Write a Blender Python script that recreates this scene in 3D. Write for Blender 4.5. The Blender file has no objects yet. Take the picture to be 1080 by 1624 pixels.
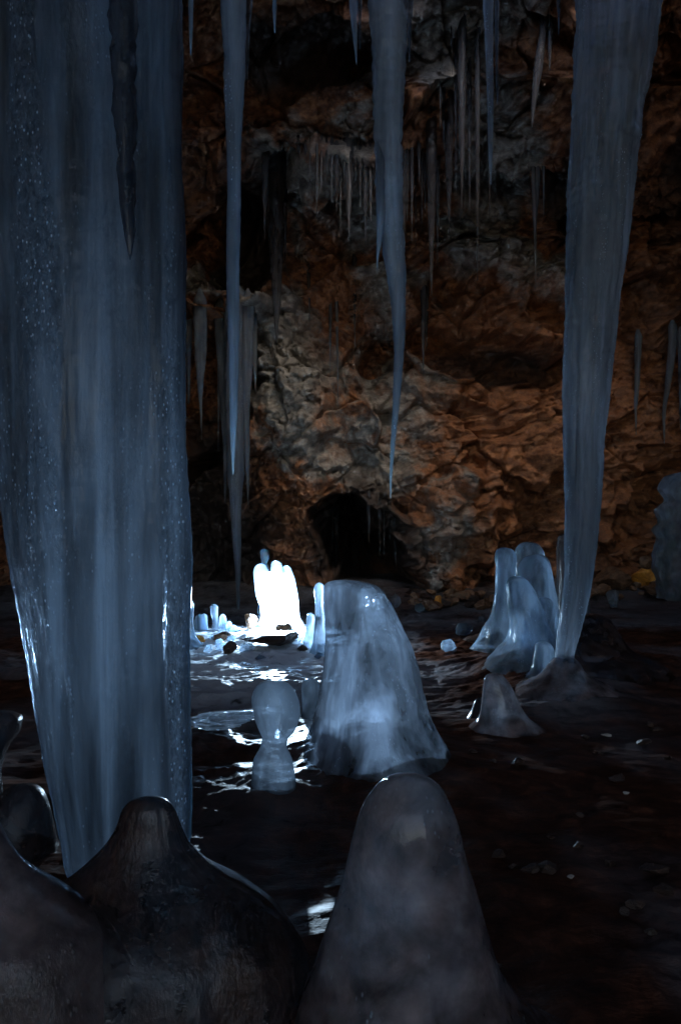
import bpy, math, random
import numpy as np
from mathutils import Vector
random.seed(7)
R = math.radians
sc = bpy.context.scene
COL = sc.collection

# ------------------------------------------------------------------ camera
F = 1083.0; EYE = 1.3
cam = bpy.data.cameras.new('camera'); cam_ob = bpy.data.objects.new('camera', cam); COL.objects.link(cam_ob)
cam_ob.location = (0, 0, EYE); cam_ob.rotation_euler = (R(90), 0, 0)
cam.sensor_fit = 'VERTICAL'; cam.sensor_height = 36.0; cam.lens = 36.0 * F / 1624.0
cam.clip_start = 0.05; cam.clip_end = 400
sc.camera = cam_ob
# ------------------------------------------------------------------ world (daylight reaching in through the cave mouth)
w = bpy.data.worlds.new('World'); sc.world = w; w.use_nodes = True
nt = w.node_tree; nt.nodes.clear()
sky = nt.nodes.new('ShaderNodeTexSky'); sky.sky_type = 'NISHITA'; sky.sun_disc = False
sky.sun_elevation = R(49); sky.sun_rotation = R(167)
bg = nt.nodes.new('ShaderNodeBackground'); bg.inputs['Strength'].default_value = 0.15
ow = nt.nodes.new('ShaderNodeOutputWorld')
nt.links.new(sky.outputs[0], bg.inputs[0]); nt.links.new(bg.outputs[0], ow.inputs[0])
# ------------------------------------------------------------------ the lit lamp: a cold torch sunk inside the glowing stalagmite
def lamp(name, loc, power, rad, col, aim=(0, -1, .12)):
    l = bpy.data.lights.new(name, 'SPOT'); l.energy = power; l.spot_size = R(179); l.spot_blend = 1.0; l.shadow_soft_size = rad; l.color = col
    o = bpy.data.objects.new(name, l); o.location = loc; o.rotation_euler = Vector(aim).to_track_quat('-Z', 'Y').to_euler(); COL.objects.link(o); return o
LAMP_COL = (0.70, 0.85, 1.0)
# soft overcast sun, through an unseen roof opening added to light the wall
sun = bpy.data.lights.new('sun', 'SUN'); sun.energy = 0.70; sun.angle = R(22); sun.color = (1.0, .86, .68)
sun_ob = bpy.data.objects.new('sun', sun); COL.objects.link(sun_ob); sun_ob.rotation_euler = Vector((-.2, .64, -.76)).to_track_quat('-Z', 'Y').to_euler()
# ------------------------------------------------------------------ exposure
sc.view_settings.view_transform = 'Standard'; sc.view_settings.look = 'None'
sc.view_settings.exposure = 1.2; sc.view_settings.gamma = 1.0
sc.cycles.use_denoising = True
sc.cycles.use_adaptive_sampling = True; sc.cycles.adaptive_threshold = 0.02; sc.cycles.adaptive_min_samples = 24
sc.cycles.max_bounces = 8; sc.cycles.diffuse_bounces = 3; sc.cycles.glossy_bounces = 2
sc.cycles.transmission_bounces = 5; sc.cycles.transparent_max_bounces = 12
sc.cycles.sample_clamp_indirect = 4.0

# ================================================================== helpers
def at(px, py, Y):
    return np.array([(px - 540.0) / F * Y, Y, EYE - (py - 812.0) / F * Y])
def tag(o, label=None, cat=None, group=None, kind=None):
    if label: o['label'] = label
    if cat: o['category'] = cat
    if group: o['group'] = group
    if kind: o['kind'] = kind
    return o

_rs = np.random.RandomState(11)
_P = _rs.permutation(512).astype(np.int64)
_G = _rs.normal(size=(512, 3)); _G /= np.linalg.norm(_G, axis=1)[:, None]
def perlin(p):
    p = np.asarray(p, float); i = np.floor(p).astype(np.int64); f = p - i
    u = f * f * f * (f * (f * 6 - 15) + 10)
    out = np.zeros(len(p))
    for dx in (0, 1):
        for dy in (0, 1):
            for dz in (0, 1):
                h = _P[(i[:, 0] + dx) & 511]; h = _P[(h + i[:, 1] + dy) & 511]; h = _P[(h + i[:, 2] + dz) & 511]
                g = _G[h]
                d = g[:, 0] * (f[:, 0] - dx) + g[:, 1] * (f[:, 1] - dy) + g[:, 2] * (f[:, 2] - dz)
                wx = u[:, 0] if dx else 1 - u[:, 0]; wy = u[:, 1] if dy else 1 - u[:, 1]; wz = u[:, 2] if dz else 1 - u[:, 2]
                out += d * wx * wy * wz
    return out * 1.5
def fbm(p, oct=4, gain=0.5, ridged=False):
    a = 1.0; s = 0; t = 0; p = np.array(p, float)
    for k in range(oct):
        n = perlin(p + 17.3 * k)
        if ridged: n = 1 - 2 * np.abs(n) ** 0.8
        s = s + a * n; t += a; a *= gain; p = p * 2.03
    return s / t
def facets(u, v, seed=0, tilt=.6):
    """broken rock: every Voronoi cell is a plane of its own height and tilt; also returns the distance to the cell's edge"""
    iu = np.floor(u).astype(np.int64); iv = np.floor(v).astype(np.int64)
    rs = np.random.RandomState(900 + seed); T = rs.uniform(size=(512, 5))
    b1 = np.full(len(u), 9.); b2 = np.full(len(u), 9.); hgt = np.zeros(len(u))
    for du in (-1, 0, 1):
        for dv in (-1, 0, 1):
            h = _P[(_P[(iu + du) & 511] + iv + dv) & 511]; q = T[h]
            ex = u - (iu + du + q[:, 0]); ey = v - (iv + dv + q[:, 1]); d = np.hypot(ex, ey)
            val = (q[:, 2] - .5) + tilt * ((q[:, 3] - .5) * ex + (q[:, 4] - .5) * ey) * 2
            nb = d < b1; b2 = np.where(nb, b1, np.minimum(b2, d)); hgt = np.where(nb, val, hgt); b1 = np.where(nb, d, b1)
    return hgt, b2 - b1
def sstep(a, b, x):
    t = np.clip((x - a) / (b - a), 0, 1); return t * t * (3 - 2 * t)
def pchip(xs, ys, x):
    xs = np.asarray(xs, float); ys = np.asarray(ys, float); h = np.diff(xs); d = np.diff(ys) / h
    m = np.zeros(len(xs)); m[0] = d[0]; m[-1] = d[-1]
    for i in range(1, len(xs) - 1):
        if d[i - 1] * d[i] > 0:
            m[i] = 2 * d[i - 1] * d[i] / (d[i - 1] + d[i])
    k = np.clip(np.searchsorted(xs, x, side='right') - 1, 0, len(h) - 1)
    t = (x - xs[k]) / h[k]
    return ((2*t**3 - 3*t**2 + 1) * ys[k] + (t**3 - 2*t**2 + t) * h[k] * m[k]
            + (-2*t**3 + 3*t**2) * ys[k + 1] + (t**3 - t**2) * h[k] * m[k + 1])
def grid_faces(nr, nc, wrap):
    r = np.arange(nr - 1)[:, None]; c = np.arange(nc if wrap else nc - 1)[None, :]
    a = r * nc + c; b = r * nc + (c + 1) % nc
    return np.stack([a, b, b + nc, a + nc], -1).reshape(-1, 4)
def mesh_obj(name, V, Fc, mat, parent=None, attrs=None, smooth=True):
    me = bpy.data.meshes.new(name); n = len(V)
    me.vertices.add(n); me.vertices.foreach_set('co', np.asarray(V, np.float32).ravel())
    if isinstance(Fc, np.ndarray):
        nf = len(Fc); me.loops.add(nf * 4); me.polygons.add(nf)
        me.loops.foreach_set('vertex_index', Fc.astype(np.int32).ravel())
        me.polygons.foreach_set('loop_start', np.arange(0, nf * 4, 4, dtype=np.int32))
        me.polygons.foreach_set('loop_total', np.full(nf, 4, np.int32))
    me.update(calc_edges=True); me.validate()
    if smooth: me.polygons.foreach_set('use_smooth', np.ones(len(me.polygons), bool))
    if attrs:
        for k, v in attrs.items():
            a = me.attributes.new(k, 'FLOAT', 'POINT'); a.data.foreach_set('value', np.asarray(v, np.float32))
    me.materials.append(mat)
    o = bpy.data.objects.new(name, me); COL.objects.link(o)
    if parent: o.parent = parent
    return o

# ================================================================== materials
class NT:
    def __init__(s, name):
        s.m = bpy.data.materials.new(name); s.m.use_nodes = True; s.t = s.m.node_tree; s.t.nodes.clear()
        s.out = s.n('ShaderNodeOutputMaterial')
    def n(s, typ, **kw):
        x = s.t.nodes.new(typ)
        for k, v in kw.items():
            if k.startswith('_'): setattr(x, k[1:], v)
            else:
                key = k.replace('__', ' ')
                if hasattr(v, 'is_output') : s.t.links.new(v, x.inputs[key])
                else: x.inputs[key].default_value = v
        return x
    def coord(s, scale=(1, 1, 1), space='Object'):
        tc = s.n('ShaderNodeTexCoord'); mp = s.n('ShaderNodeMapping'); s.t.links.new(tc.outputs[space], mp.inputs['Vector'])
        mp.inputs['Scale'].default_value = scale; return mp.outputs[0]
    def geo(s, scale=(1, 1, 1)):
        g = s.n('ShaderNodeNewGeometry'); mp = s.n('ShaderNodeMapping'); s.t.links.new(g.outputs['Position'], mp.inputs['Vector'])
        mp.inputs['Scale'].default_value = scale; return mp.outputs[0]
    def noise(s, vec, scale, detail=4, rough=0.5, dist=0.0):
        return s.n('ShaderNodeTexNoise', Vector=vec, Scale=scale, Detail=detail, Roughness=rough, Distortion=dist).outputs['Fac']
    def ramp(s, fac, stops):
        r = s.n('ShaderNodeValToRGB', Fac=fac); e = r.color_ramp.elements
        while len(e) < len(stops): e.new(0.5)
        for q, (p, c) in zip(e, stops):
            q.position = p; q.color = (c[0], c[1], c[2], 1) if not isinstance(c, (int, float)) else (c, c, c, 1)
        return r.outputs[0]
    def mix(s, fac, a, b, blend='MIX'):
        x = s.n('ShaderNodeMix', _data_type='RGBA', _blend_type=blend)
        for i, v in ((0, fac), (6, a), (7, b)):
            if hasattr(v, 'is_output'): s.t.links.new(v, x.inputs[i])
            else: x.inputs[i].default_value = v if i == 0 else (*v, 1)
        return x.outputs[2]
    def math(s, op, a, b=0.0, c=0.0):
        x = s.n('ShaderNodeMath', _operation=op)
        for i, v in enumerate((a, b, c)):
            if hasattr(v, 'is_output'): s.t.links.new(v, x.inputs[i])
            else: x.inputs[i].default_value = v
        return x.outputs[0]
    def bump(s, h, strength, dist, normal=None):
        b = s.n('ShaderNodeBump', Height=h, Strength=strength, Distance=dist)
        if normal is not None: s.t.links.new(normal, b.inputs['Normal'])
        return b.outputs[0]
    def attr(s, name): return s.n('ShaderNodeAttribute', _attribute_name=name).outputs['Fac']
    def surf(s, sh): s.t.links.new(sh, s.out.inputs['Surface']); return s.m

def ice(name, base=(0.50, 0.66, 0.82), radius=0.10, rough=0.12, flute=0.3, lumps=0.3, sparkle=0.3, clear=0.25, trans=0.0, coat=0.0, dirt=0.0, vein=0.35, tlu=.45, sscale=14, sz=.06, bands=False, lo=.1, cloud=0.0, sl=.40, tcol=(.62, .74, .88), specks=0.0, cz=.16):
    """translucent ice: scattering body, part of it clear, wet glossy skin with rills, ripples and frozen bubbles"""
    k = NT(name)
    g = k.geo()
    gv = k.geo((1, 1, 0.10)); gh = k.geo((0.35, 0.35, 1.0))
    h1 = k.noise(gv, 16, 4, 0.55, 0.2)
    h2 = k.noise(gh, 55, 3, 0.6, 0.4)
    h3 = k.noise(k.geo((1, 1, .45)), 95, 3, 0.7)
    msk = k.ramp(k.noise(k.geo((1, 1, .22)), 5, 3, 0.6), [(0.45, 0.0), (0.62, 1.0)])
    h3m = k.math('MULTIPLY', h3, msk)
    nb = k.bump(h1, flute, 0.03); nb = k.bump(h2, lumps * .6, 0.008, nb); nb = k.bump(h3m, sparkle, 0.009, nb)
    # cloudy streaks and bubbles inside: real changes of the ice's whiteness
    cl = k.noise(k.geo((1, 1, cz)), 9, 5, 0.6, .4)
    c1 = tuple(v * (1 - vein) for v in base); c2 = tuple(min(1, v * (1 + vein * .5)) for v in base)
    colr = k.ramp(cl, [(0.32, c1), (0.68, c2)])
    if dirt > 0:
        dm = k.ramp(k.noise(g, 6, 5, .65), [(0.40, 0.0), (0.70, dirt)])
        colr = k.mix(dm, colr, (0.10, 0.05, 0.03))
    p = k.n('ShaderNodeBsdfPrincipled', Roughness=rough, IOR=1.31)
    k.t.links.new(colr, p.inputs['Base Color']); k.t.links.new(nb, p.inputs['Normal'])
    p.inputs['Subsurface Weight'].default_value = 1.0
    p.inputs['Subsurface Radius'].default_value = (0.45, 0.75, 1.0); p.inputs['Subsurface Scale'].default_value = radius
    p.inputs['Transmission Weight'].default_value = trans
    if coat:
        p.inputs['Coat Weight'].default_value = coat; p.inputs['Coat Roughness'].default_value = 0.04
        k.t.links.new(nb, p.inputs['Coat Normal'])
    # cloudy and clear layers frozen side by side: let through more or less light
    sv = k.noise(k.geo((1, 1, sz)), sscale, 4, .55, .35)
    sb = k.noise(k.geo((1, 1, .45)), 2.3, 3, .55, .3)
    streak = k.ramp(k.math('ADD', k.math('MULTIPLY', sv, .6), k.math('MULTIPLY', sb, .4)), [(sl, (lo,) * 3), (0.50, (lo * .5 + .35,) * 3), (1 - sl, (1.,) * 3)])
    if bands:
        bub = k.attr('bub'); hb = k.noise(k.geo((1, 1, .5)), 55, 3, .65, .5)
        nb = k.bump(k.math('MULTIPLY', hb, bub), 1.0, .035, nb); k.t.links.new(nb, p.inputs['Normal'])
        streak = k.mix(k.math('MULTIPLY', bub, .55), streak, k.ramp(hb, [(.4, (.25,) * 3), (.62, (1.,) * 3)]))
    if specks:                                # frozen-in air bubbles, painted overbright to give sparkle highlights
        vo = k.n('ShaderNodeTexVoronoi', Vector=k.geo((1, 1, .55)), Scale=75.0)
        sp = k.ramp(vo.outputs['Distance'], [(.10, 1.0), (.26, 0.0)])
        mk = k.ramp(k.noise(k.geo((1, 1, .12)), 13, 3, .6), [(.54, 0.0), (.66, 1.0)])
        if bands: mk = k.math('MAXIMUM', k.math('MULTIPLY', mk, .5), bub)
        sp = k.math('MULTIPLY', k.math('MULTIPLY', sp, mk), specks)
        streak = k.mix(sp, streak, (2.2, 2.4, 2.6)); nb = k.bump(sp, .7, .006, nb)
        k.t.links.new(nb, p.inputs['Normal']); k.t.links.new(k.mix(sp, colr, (.8, .85, .9)), p.inputs['Base Color'])
    tl = k.n('ShaderNodeBsdfTranslucent', Normal=nb); k.t.links.new(k.mix(1.0, k.mix(.6, colr, tcol), streak, 'MULTIPLY'), tl.inputs['Color'])
    ma = k.n('ShaderNodeMixShader', Fac=tlu); k.t.links.new(p.outputs[0], ma.inputs[1]); k.t.links.new(tl.outputs[0], ma.inputs[2])
    sh = ma.outputs[0]
    if clear > 0:
        tr = k.n('ShaderNodeBsdfTransparent', Color=(0.74, 0.84, 0.95, 1))
        cf = clear
        if cloud: cf = k.ramp(k.noise(g, 5.5, 6, .66, .6), [(.36, clear * (1 - cloud)), (.66, min(.8, clear * (1 + 1.6 * cloud)))])
        mx = k.n('ShaderNodeMixShader', Fac=cf); k.t.links.new(sh, mx.inputs[1]); k.t.links.new(tr.outputs[0], mx.inputs[2])
        sh = mx.outputs[0]
    return k.surf(sh)

M = {}
M['column'] = ice('column_ice', base=(0.13, 0.155, 0.19), radius=0.25, flute=0.35, sparkle=0.9, clear=0.25, trans=0.4, rough=.10, bands=True, tlu=.45, sscale=11, sz=.05, lo=.10, sl=.42, specks=1.)
M['icicle'] = ice('icicle_ice', base=(0.34, 0.38, 0.43), radius=0.12, flute=0.35, lumps=.5, sparkle=0.7, clear=0.25, trans=0.4, tlu=.48, rough=.08, lo=.3, specks=.8, tcol=(.82, .90, 1.0))
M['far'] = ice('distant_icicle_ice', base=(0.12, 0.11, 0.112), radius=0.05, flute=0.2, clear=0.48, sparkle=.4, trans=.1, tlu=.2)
M['knob'] = ice('dim_knobbly_ice', base=(0.09, 0.11, 0.145), radius=0.05, flute=.3, lumps=1.0, clear=.28, sparkle=.8, trans=.4, tlu=.40, tcol=(.3, .36, .46), rough=.08, specks=1.)
M['dimstal'] = ice('grey_blue_stalagmite_ice', base=(0.30, 0.35, 0.41), radius=0.10, flute=.2, lumps=.4, clear=.18, sparkle=.3, trans=.6, tlu=.42, rough=.10, sscale=7, sz=.4, lo=.12, sl=.43, tcol=(.45, .52, .6), specks=.3)
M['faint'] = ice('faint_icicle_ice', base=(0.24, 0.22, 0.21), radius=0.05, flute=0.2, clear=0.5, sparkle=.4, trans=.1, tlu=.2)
M['stal'] = ice('stalagmite_ice', base=(0.62, 0.74, 0.86), radius=0.10, flute=0.3, lumps=.5, sparkle=0.3, clear=0.22, trans=0.8, rough=.12, sscale=6, sz=.4, tlu=.52, lo=.10, sl=.43, specks=.3)
M['centre'] = ice('silvery_stalagmite_ice', base=(0.72, 0.83, 1.0), radius=0.04, flute=0.8, lumps=.7, sparkle=0.35, clear=0.30, trans=0.85, rough=.14, sscale=3.6, sz=.3, tlu=.72, lo=.05, sl=.44, vein=.2, tcol=(.76, .84, 1.0), specks=.4)
M['grey'] = ice('grey_stalagmite_ice', base=(0.46, 0.38, 0.385), radius=0.06, flute=0.04, lumps=.06, sparkle=0.4, clear=0.22, trans=.5, dirt=.7, rough=.06, tlu=.22, vein=.75, cloud=.75, specks=.5, cz=1.0, sz=.9, sscale=8)
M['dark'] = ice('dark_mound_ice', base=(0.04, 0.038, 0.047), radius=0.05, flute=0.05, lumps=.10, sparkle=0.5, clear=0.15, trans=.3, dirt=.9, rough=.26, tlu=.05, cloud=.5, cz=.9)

def glow_mat():
    k = NT('glowing_ice')
    em = k.n('ShaderNodeEmission', Color=(0.62, 0.83, 1.0, 1), Strength=1.5)
    tl = k.n('ShaderNodeBsdfTranslucent', Color=(0.10, 0.125, 0.15, 1)); tr = k.n('ShaderNodeBsdfTransparent', Color=(0.8, 0.92, 1, 1))
    mx = k.n('ShaderNodeMixShader', Fac=0.45); k.t.links.new(tl.outputs[0], mx.inputs[1]); k.t.links.new(tr.outputs[0], mx.inputs[2])
    gl = k.n('ShaderNodeBsdfGlossy', Roughness=.2, Color=(.9, .95, 1, 1)); m2 = k.n('ShaderNodeMixShader', Fac=.05)
    k.t.links.new(mx.outputs[0], m2.inputs[1]); k.t.links.new(gl.outputs[0], m2.inputs[2])
    return k.surf(m2.outputs[0])
M['glow'] = glow_mat()

def rock_mat():
    k = NT('cave_rock')
    g = k.geo()
    gs = k.geo((1, 1, 1.9))
    n1 = k.noise(g, 1.3, 7, 0.62, 0.6); n2 = k.noise(gs, 4.5, 9, 0.70, 0.25); n3 = k.noise(g, 24, 6, 0.7, .3)
    brown = k.ramp(n2, [(0.28, (0.040, 0.016, 0.008)), (0.46, (0.17, 0.065, 0.028)), (0.60, (0.38, 0.16, 0.065)), (0.78, (0.55, 0.30, 0.15))])
    grey = k.ramp(n2, [(0.30, (0.05, 0.045, 0.04)), (0.50, (0.22, 0.20, 0.175)), (0.72, (0.50, 0.47, 0.42))])
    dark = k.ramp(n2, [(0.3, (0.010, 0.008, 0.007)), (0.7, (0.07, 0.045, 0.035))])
    ga = k.math('ADD', k.attr('grey'), k.math('MULTIPLY', k.math('SUBTRACT', n1, 0.5), 2.2))
    gm = k.ramp(ga, [(0.35, 0.0), (0.62, 1.0)])
    c = k.mix(gm, brown, grey)
    og = k.math('MULTIPLY', k.attr('orange'), k.ramp(k.noise(g, 3.0, 6, .65, .5), [(0.38, 0.0), (0.60, 1.0)]))
    c = k.mix(og, c, k.ramp(n3, [(0.3, (0.18, 0.055, 0.015)), (0.7, (0.48, 0.195, 0.075))]))
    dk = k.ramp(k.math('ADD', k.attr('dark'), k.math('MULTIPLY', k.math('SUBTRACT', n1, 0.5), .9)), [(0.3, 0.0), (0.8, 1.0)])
    c = k.mix(dk, c, dark)  # darker colour laid on as shade in the recesses
    c = k.mix(0.55, c, k.ramp(n3, [(0.3, (0.35,) * 3), (0.65, (1.0,) * 3)]), 'MULTIPLY')
    vo = k.n('ShaderNodeTexVoronoi', _feature='DISTANCE_TO_EDGE', Scale=1.7)
    wv = k.n('ShaderNodeVectorMath', _operation='ADD')
    nz = k.n('ShaderNodeTexNoise', Vector=g, Scale=2.2, Detail=5.0, Roughness=.65)
    sc_ = k.n('ShaderNodeVectorMath', _operation='SCALE'); k.t.links.new(nz.outputs['Color'], sc_.inputs[0]); sc_.inputs['Scale'].default_value = 0.25
    k.t.links.new(gs, wv.inputs[0]); k.t.links.new(sc_.outputs[0], wv.inputs[1]); k.t.links.new(wv.outputs[0], vo.inputs['Vector'])
    crack = k.ramp(vo.outputs['Distance'], [(0.0, 0.0), (0.02, 1.0)])
    hb = k.math('ADD', k.math('MULTIPLY', n3, 0.35), k.math('MULTIPLY', n2, 1.0))
    nb = k.bump(crack, 0.5, 0.02); nb = k.bump(hb, 0.7, 0.035, nb); nb = k.bump(k.noise(g, 60, 5, .75), 0.6, 0.015, nb)
    p = k.n('ShaderNodeBsdfPrincipled', Roughness=k.ramp(n1, [(0.35, .75), (0.65, .45)]))
    k.t.links.new(c, p.inputs['Base Color']); k.t.links.new(nb, p.inputs['Normal'])
    return k.surf(p.outputs[0])
M['rock'] = rock_mat()

def stone_mat(name, lo, hi, rough=.45):
    k = NT(name); g = k.geo()
    n2 = k.noise(g, 14, 7, .68, .5)
    c = k.ramp(n2, [(0.3, lo), (0.68, hi)])
    nb = k.bump(n2, .8, .03); nb = k.bump(k.noise(g, 90, 4, .7), .5, .006, nb)
    p = k.n('ShaderNodeBsdfPrincipled', Roughness=rough); k.t.links.new(c, p.inputs['Base Color']); k.t.links.new(nb, p.inputs['Normal'])
    return k.surf(p.outputs[0])
M['st_brown'] = stone_mat('brown_stone', (0.04, 0.02, 0.012), (0.26, 0.14, 0.07))
M['st_orange'] = stone_mat('orange_stone', (0.30, 0.10, 0.01), (0.85, 0.38, 0.05))
M['st_dark'] = stone_mat('dark_stone', (0.012, 0.008, 0.006), (0.07, 0.035, 0.022), .35)
M['st_pale'] = stone_mat('pale_stone', (0.25, 0.23, 0.2), (0.6, 0.57, 0.52))

def floor_mat():
    k = NT('ice_glazed_floor'); g = k.geo()
    n1 = k.noise(g, 1.6, 6, .6, .5); n2 = k.noise(g, 9, 7, .68, .6)
    rock = k.ramp(n2, [(0.3, (0.008, 0.004, 0.003)), (0.52, (0.05, 0.018, 0.010)), (0.75, (0.14, 0.055, 0.03))])
    icec = k.ramp(n2, [(0.3, (0.03, 0.032, 0.036)), (0.7, (0.10, 0.10, 0.11))])
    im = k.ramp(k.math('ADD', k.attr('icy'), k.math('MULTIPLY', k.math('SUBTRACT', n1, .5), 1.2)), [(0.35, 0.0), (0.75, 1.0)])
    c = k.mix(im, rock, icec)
    c = k.mix(k.attr('pale'), c, k.ramp(n2, [(0.30, (0.08, 0.09, 0.10)), (0.42, (0.70, 0.76, 0.82))]))  # lamp's pool of light painted as a paler floor colour
    st = k.geo((1.0, 2.2, 1.0))
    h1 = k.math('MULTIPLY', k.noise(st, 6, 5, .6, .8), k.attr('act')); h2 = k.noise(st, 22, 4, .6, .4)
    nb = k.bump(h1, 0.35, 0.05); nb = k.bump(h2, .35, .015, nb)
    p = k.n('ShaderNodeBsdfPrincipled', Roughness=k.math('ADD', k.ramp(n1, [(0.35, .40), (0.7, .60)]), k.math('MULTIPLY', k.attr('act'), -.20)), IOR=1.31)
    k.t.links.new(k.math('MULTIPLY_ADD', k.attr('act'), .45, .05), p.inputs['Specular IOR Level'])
    k.t.links.new(c, p.inputs['Base Color']); k.t.links.new(nb, p.inputs['Normal'])
    return k.surf(p.outputs[0])
M['floor'] = floor_mat()

# ================================================================== the setting
def to_px(x, Y, z): return 540 + x / Y * F, 812 - (z - EYE) / Y * F
def blob(px, py, cx, cy, rx, ry, ang=0, soft=.5, warp=None):
    """1 inside an ellipse in wall coordinates, fading out over soft"""
    ca, sa = math.cos(R(ang)), math.sin(R(ang)); dx = px - cx; dy = py - cy
    u = (dx * ca + dy * sa) / rx; v = (-dx * sa + dy * ca) / ry
    d = np.sqrt(u * u + v * v)
    if warp is not None: d = d + warp
    return 1 - sstep(1 - soft, 1 + soft, d)

WALL_FEATURES = [  # cx, cy, rx, ry, angle, soft, push back(+)/out(-) in metres
    (542, 835, 34, 60, -15, .3, 1.3), (575, 880, 60, 60, -20, .3, 2.4), (600, 925, 62, 40, 0, .3, 2.0),     # the low black opening
    (600, 560, 27, 30, 0, .4, .7),         # round hole
    (790, 560, 125, 34, 10, .35, .5),     # slot under the ledges
    (720, 440, 28, 26, 0, .5, .5),
    (385, 400, 36, 56, 8, .6, .75),        # black recess high left
    (330, 620, 60, 125, 5, .3, 1.1),       # behind the left icicle bunch
    (300, 880, 90, 120, 0, .5, .6),
    (893, 305, 34, 62, 25, .3, 1.3),
    (1065, 230, 62, 110, 0, .35, 1.4),
    (345, 500, 70, 26, 0, .35, -.9),       # ledge the left bunch hangs from
    (820, 430, 120, 38, 28, .3, -.45),     # pale slanting slab
    (700, 850, 90, 110, 20, .6, -.8),      # buttress right of the opening
    (455, 640, 50, 170, -12, .6, -.5),     # flowstone buttress
    (850, 200, 95, 60, -8, .35, -.6),      # big orange block under the roof
    (820, 740, 130, 120, 0, .6, -.25),
    (735, 860, 18, 30, 0, .5, .3),
    (1040, 830, 50, 90, 0, .5, .5),
]
def build_wall():
    prof = [(10.9, -.6), (10.7, .4), (10.5, 2.0), (10.4, 4.0), (10.3, 5.3), (10.0, 5.75), (9.3, 5.95), (8.75, 5.95), (8.6, 6.1), (8.45, 6.6), (8.0, 7.05), (7.2, 7.4), (5.5, 7.7), (3, 7.6), (0, 7.3), (-2.2, 6.9), (-7, 6.6), (-12, 6.2)]
    P = np.array(prof); L = np.concatenate([[0], np.cumsum(np.hypot(*np.diff(P, axis=0).T))])
    s = np.concatenate([np.arange(0, 11.2, .0175), np.arange(11.2, L[-1], .12)])
    Yb = pchip(L, P[:, 0], s); Zb = pchip(L, P[:, 1], s)
    xs = np.concatenate([np.arange(-9, -5.8, .12), np.arange(-5.8, 5.8, .0175), np.arange(5.8, 9.01, .12)])
    X, S = np.meshgrid(xs, s); nr, nc = X.shape
    Y = np.repeat(Yb[:, None], nc, 1).ravel(); Z = np.repeat(Zb[:, None], nc, 1).ravel(); X = X.ravel()
    # side walls: curl toward the viewer
    ax = np.abs(X); curl = np.clip((ax - 5.2) / 3.8, 0, 1)
    t = np.gradient(Yb, s); u = np.gradient(Zb, s)
    NY = np.repeat((-u)[:, None], nc, 1).ravel(); NZ = np.repeat((t)[:, None], nc, 1).ravel()
    nn = np.hypot(NY, NZ); NY /= nn; NZ /= nn       # points into the cave
    Y = Y - curl ** 1.6 * (Y + 12.0) * (Y > -12)
    Xs = np.where(ax > 5.2, np.sign(X) * (5.2 + (ax - 5.2) * .35), X)
    X = Xs
    px, py = to_px(X, 10.2, Z)
    base = np.stack([X, Y, Z], 1)
    wr = fbm(base * 1.1 + 5, 2, .4) * .55; wr2 = fbm(base * 3.1 + 9, 2, .4) * .35
    d = np.zeros(len(X))
    # layered ledges, stronger on the right half of the wall
    q = base * [0.55, .55, 2.2] + np.stack([wr, wr * 0, wr * 2.2], 1)
    d += fbm(base * .45, 3) * .55
    SA = np.repeat(s[:, None], nc, 1).ravel()
    d += fbm(q, 3, .5, True) * .16 * (0.5 + .7 * sstep(560, 760, px))
    rg = sstep(-.30, .35, fbm(base * .8 + 90, 4))                    # smooth faces next to broken ones
    d += fbm(base * [.9, .9, .8] + 31 + wr[:, None], 3, .5) * .40
    w1 = fbm(base * 1.3 + 200, 2, .35) ; w2 = fbm(base * 3.2 + 230, 2, .35)
    f1, e1 = facets(X * .95 + w1 * .55, SA * 1.35 + w1 * .8, 1, .75); f2, e2 = facets(X * 2.6 + w2 * .6 + w1, SA * 3.4 + w2 * .5, 2, .8); f3, e3 = facets(X * 6.5 + w2 * 1.1, SA * 9 + w2 * .6, 3, .8)
    d += f1 * .46 + f2 * .13 * (.3 + .9 * rg) + f3 * .05 * (.4 + rg)
    d -= (1 - sstep(0, .09, e1)) * .09 + (1 - sstep(0, .10, e2)) * .03 * rg
    d += fbm(base * [3.5, 3.5, 4.5] + 3, 6, .60) * .10 * (.25 + rg)
    d += fbm(base * 17 + 3, 3, .6) * .018
    ck = np.abs(fbm(base * [1.3, 1.3, 1.7] + 120 + wr2[:, None] * 1.5, 4, .6)); d -= np.exp(-(ck / .014) ** 2) * .12 * sstep(-.1, .3, fbm(base * .9 + 300, 2))      # long cracks
    # vertical flowstone folds on the left half
    fl = (1 - sstep(560, 700, px)) * sstep(420, 560, py)
    d += fl * fbm(np.stack([X * 3.6 + Z * .9 + wr * 1.6, Y, Z * .55], 1), 3, .5, True) * .16
    front = sstep(.4, .9, -NY)                      # wall-like part only
    for cx, cy, rx, ry, an, so, push in WALL_FEATURES:
        b = blob(px, py, cx, cy, rx, ry, an, so, wr * 1.0 + wr2 * 1.1 + f2 * .35 + f1 * .2)
        d -= b * push * front
    # rough lip of the roof ledge
    lip = np.exp(-((py - 205) / 40.) ** 2)
    d += lip * (fbm(base * [1.4, .6, .6] + 50, 4) * .35)
    amp = 1 - .5 * curl
    V = base.copy(); V[:, 1] += NY * d * amp; V[:, 2] += NZ * d * amp
    V[:, 0] += fbm(base * 2.2 + 71, 3) * .10
    V[:, 0] += -np.sign(X) * curl * d * .8
    # rock kinds: grey and orange stone; dark blobs paint shade into the recesses
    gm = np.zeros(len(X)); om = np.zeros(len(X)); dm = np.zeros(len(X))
    wc = fbm(base * 2.4 + 400, 5); W = wr * .8 + wr2 + wc * .5
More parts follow.
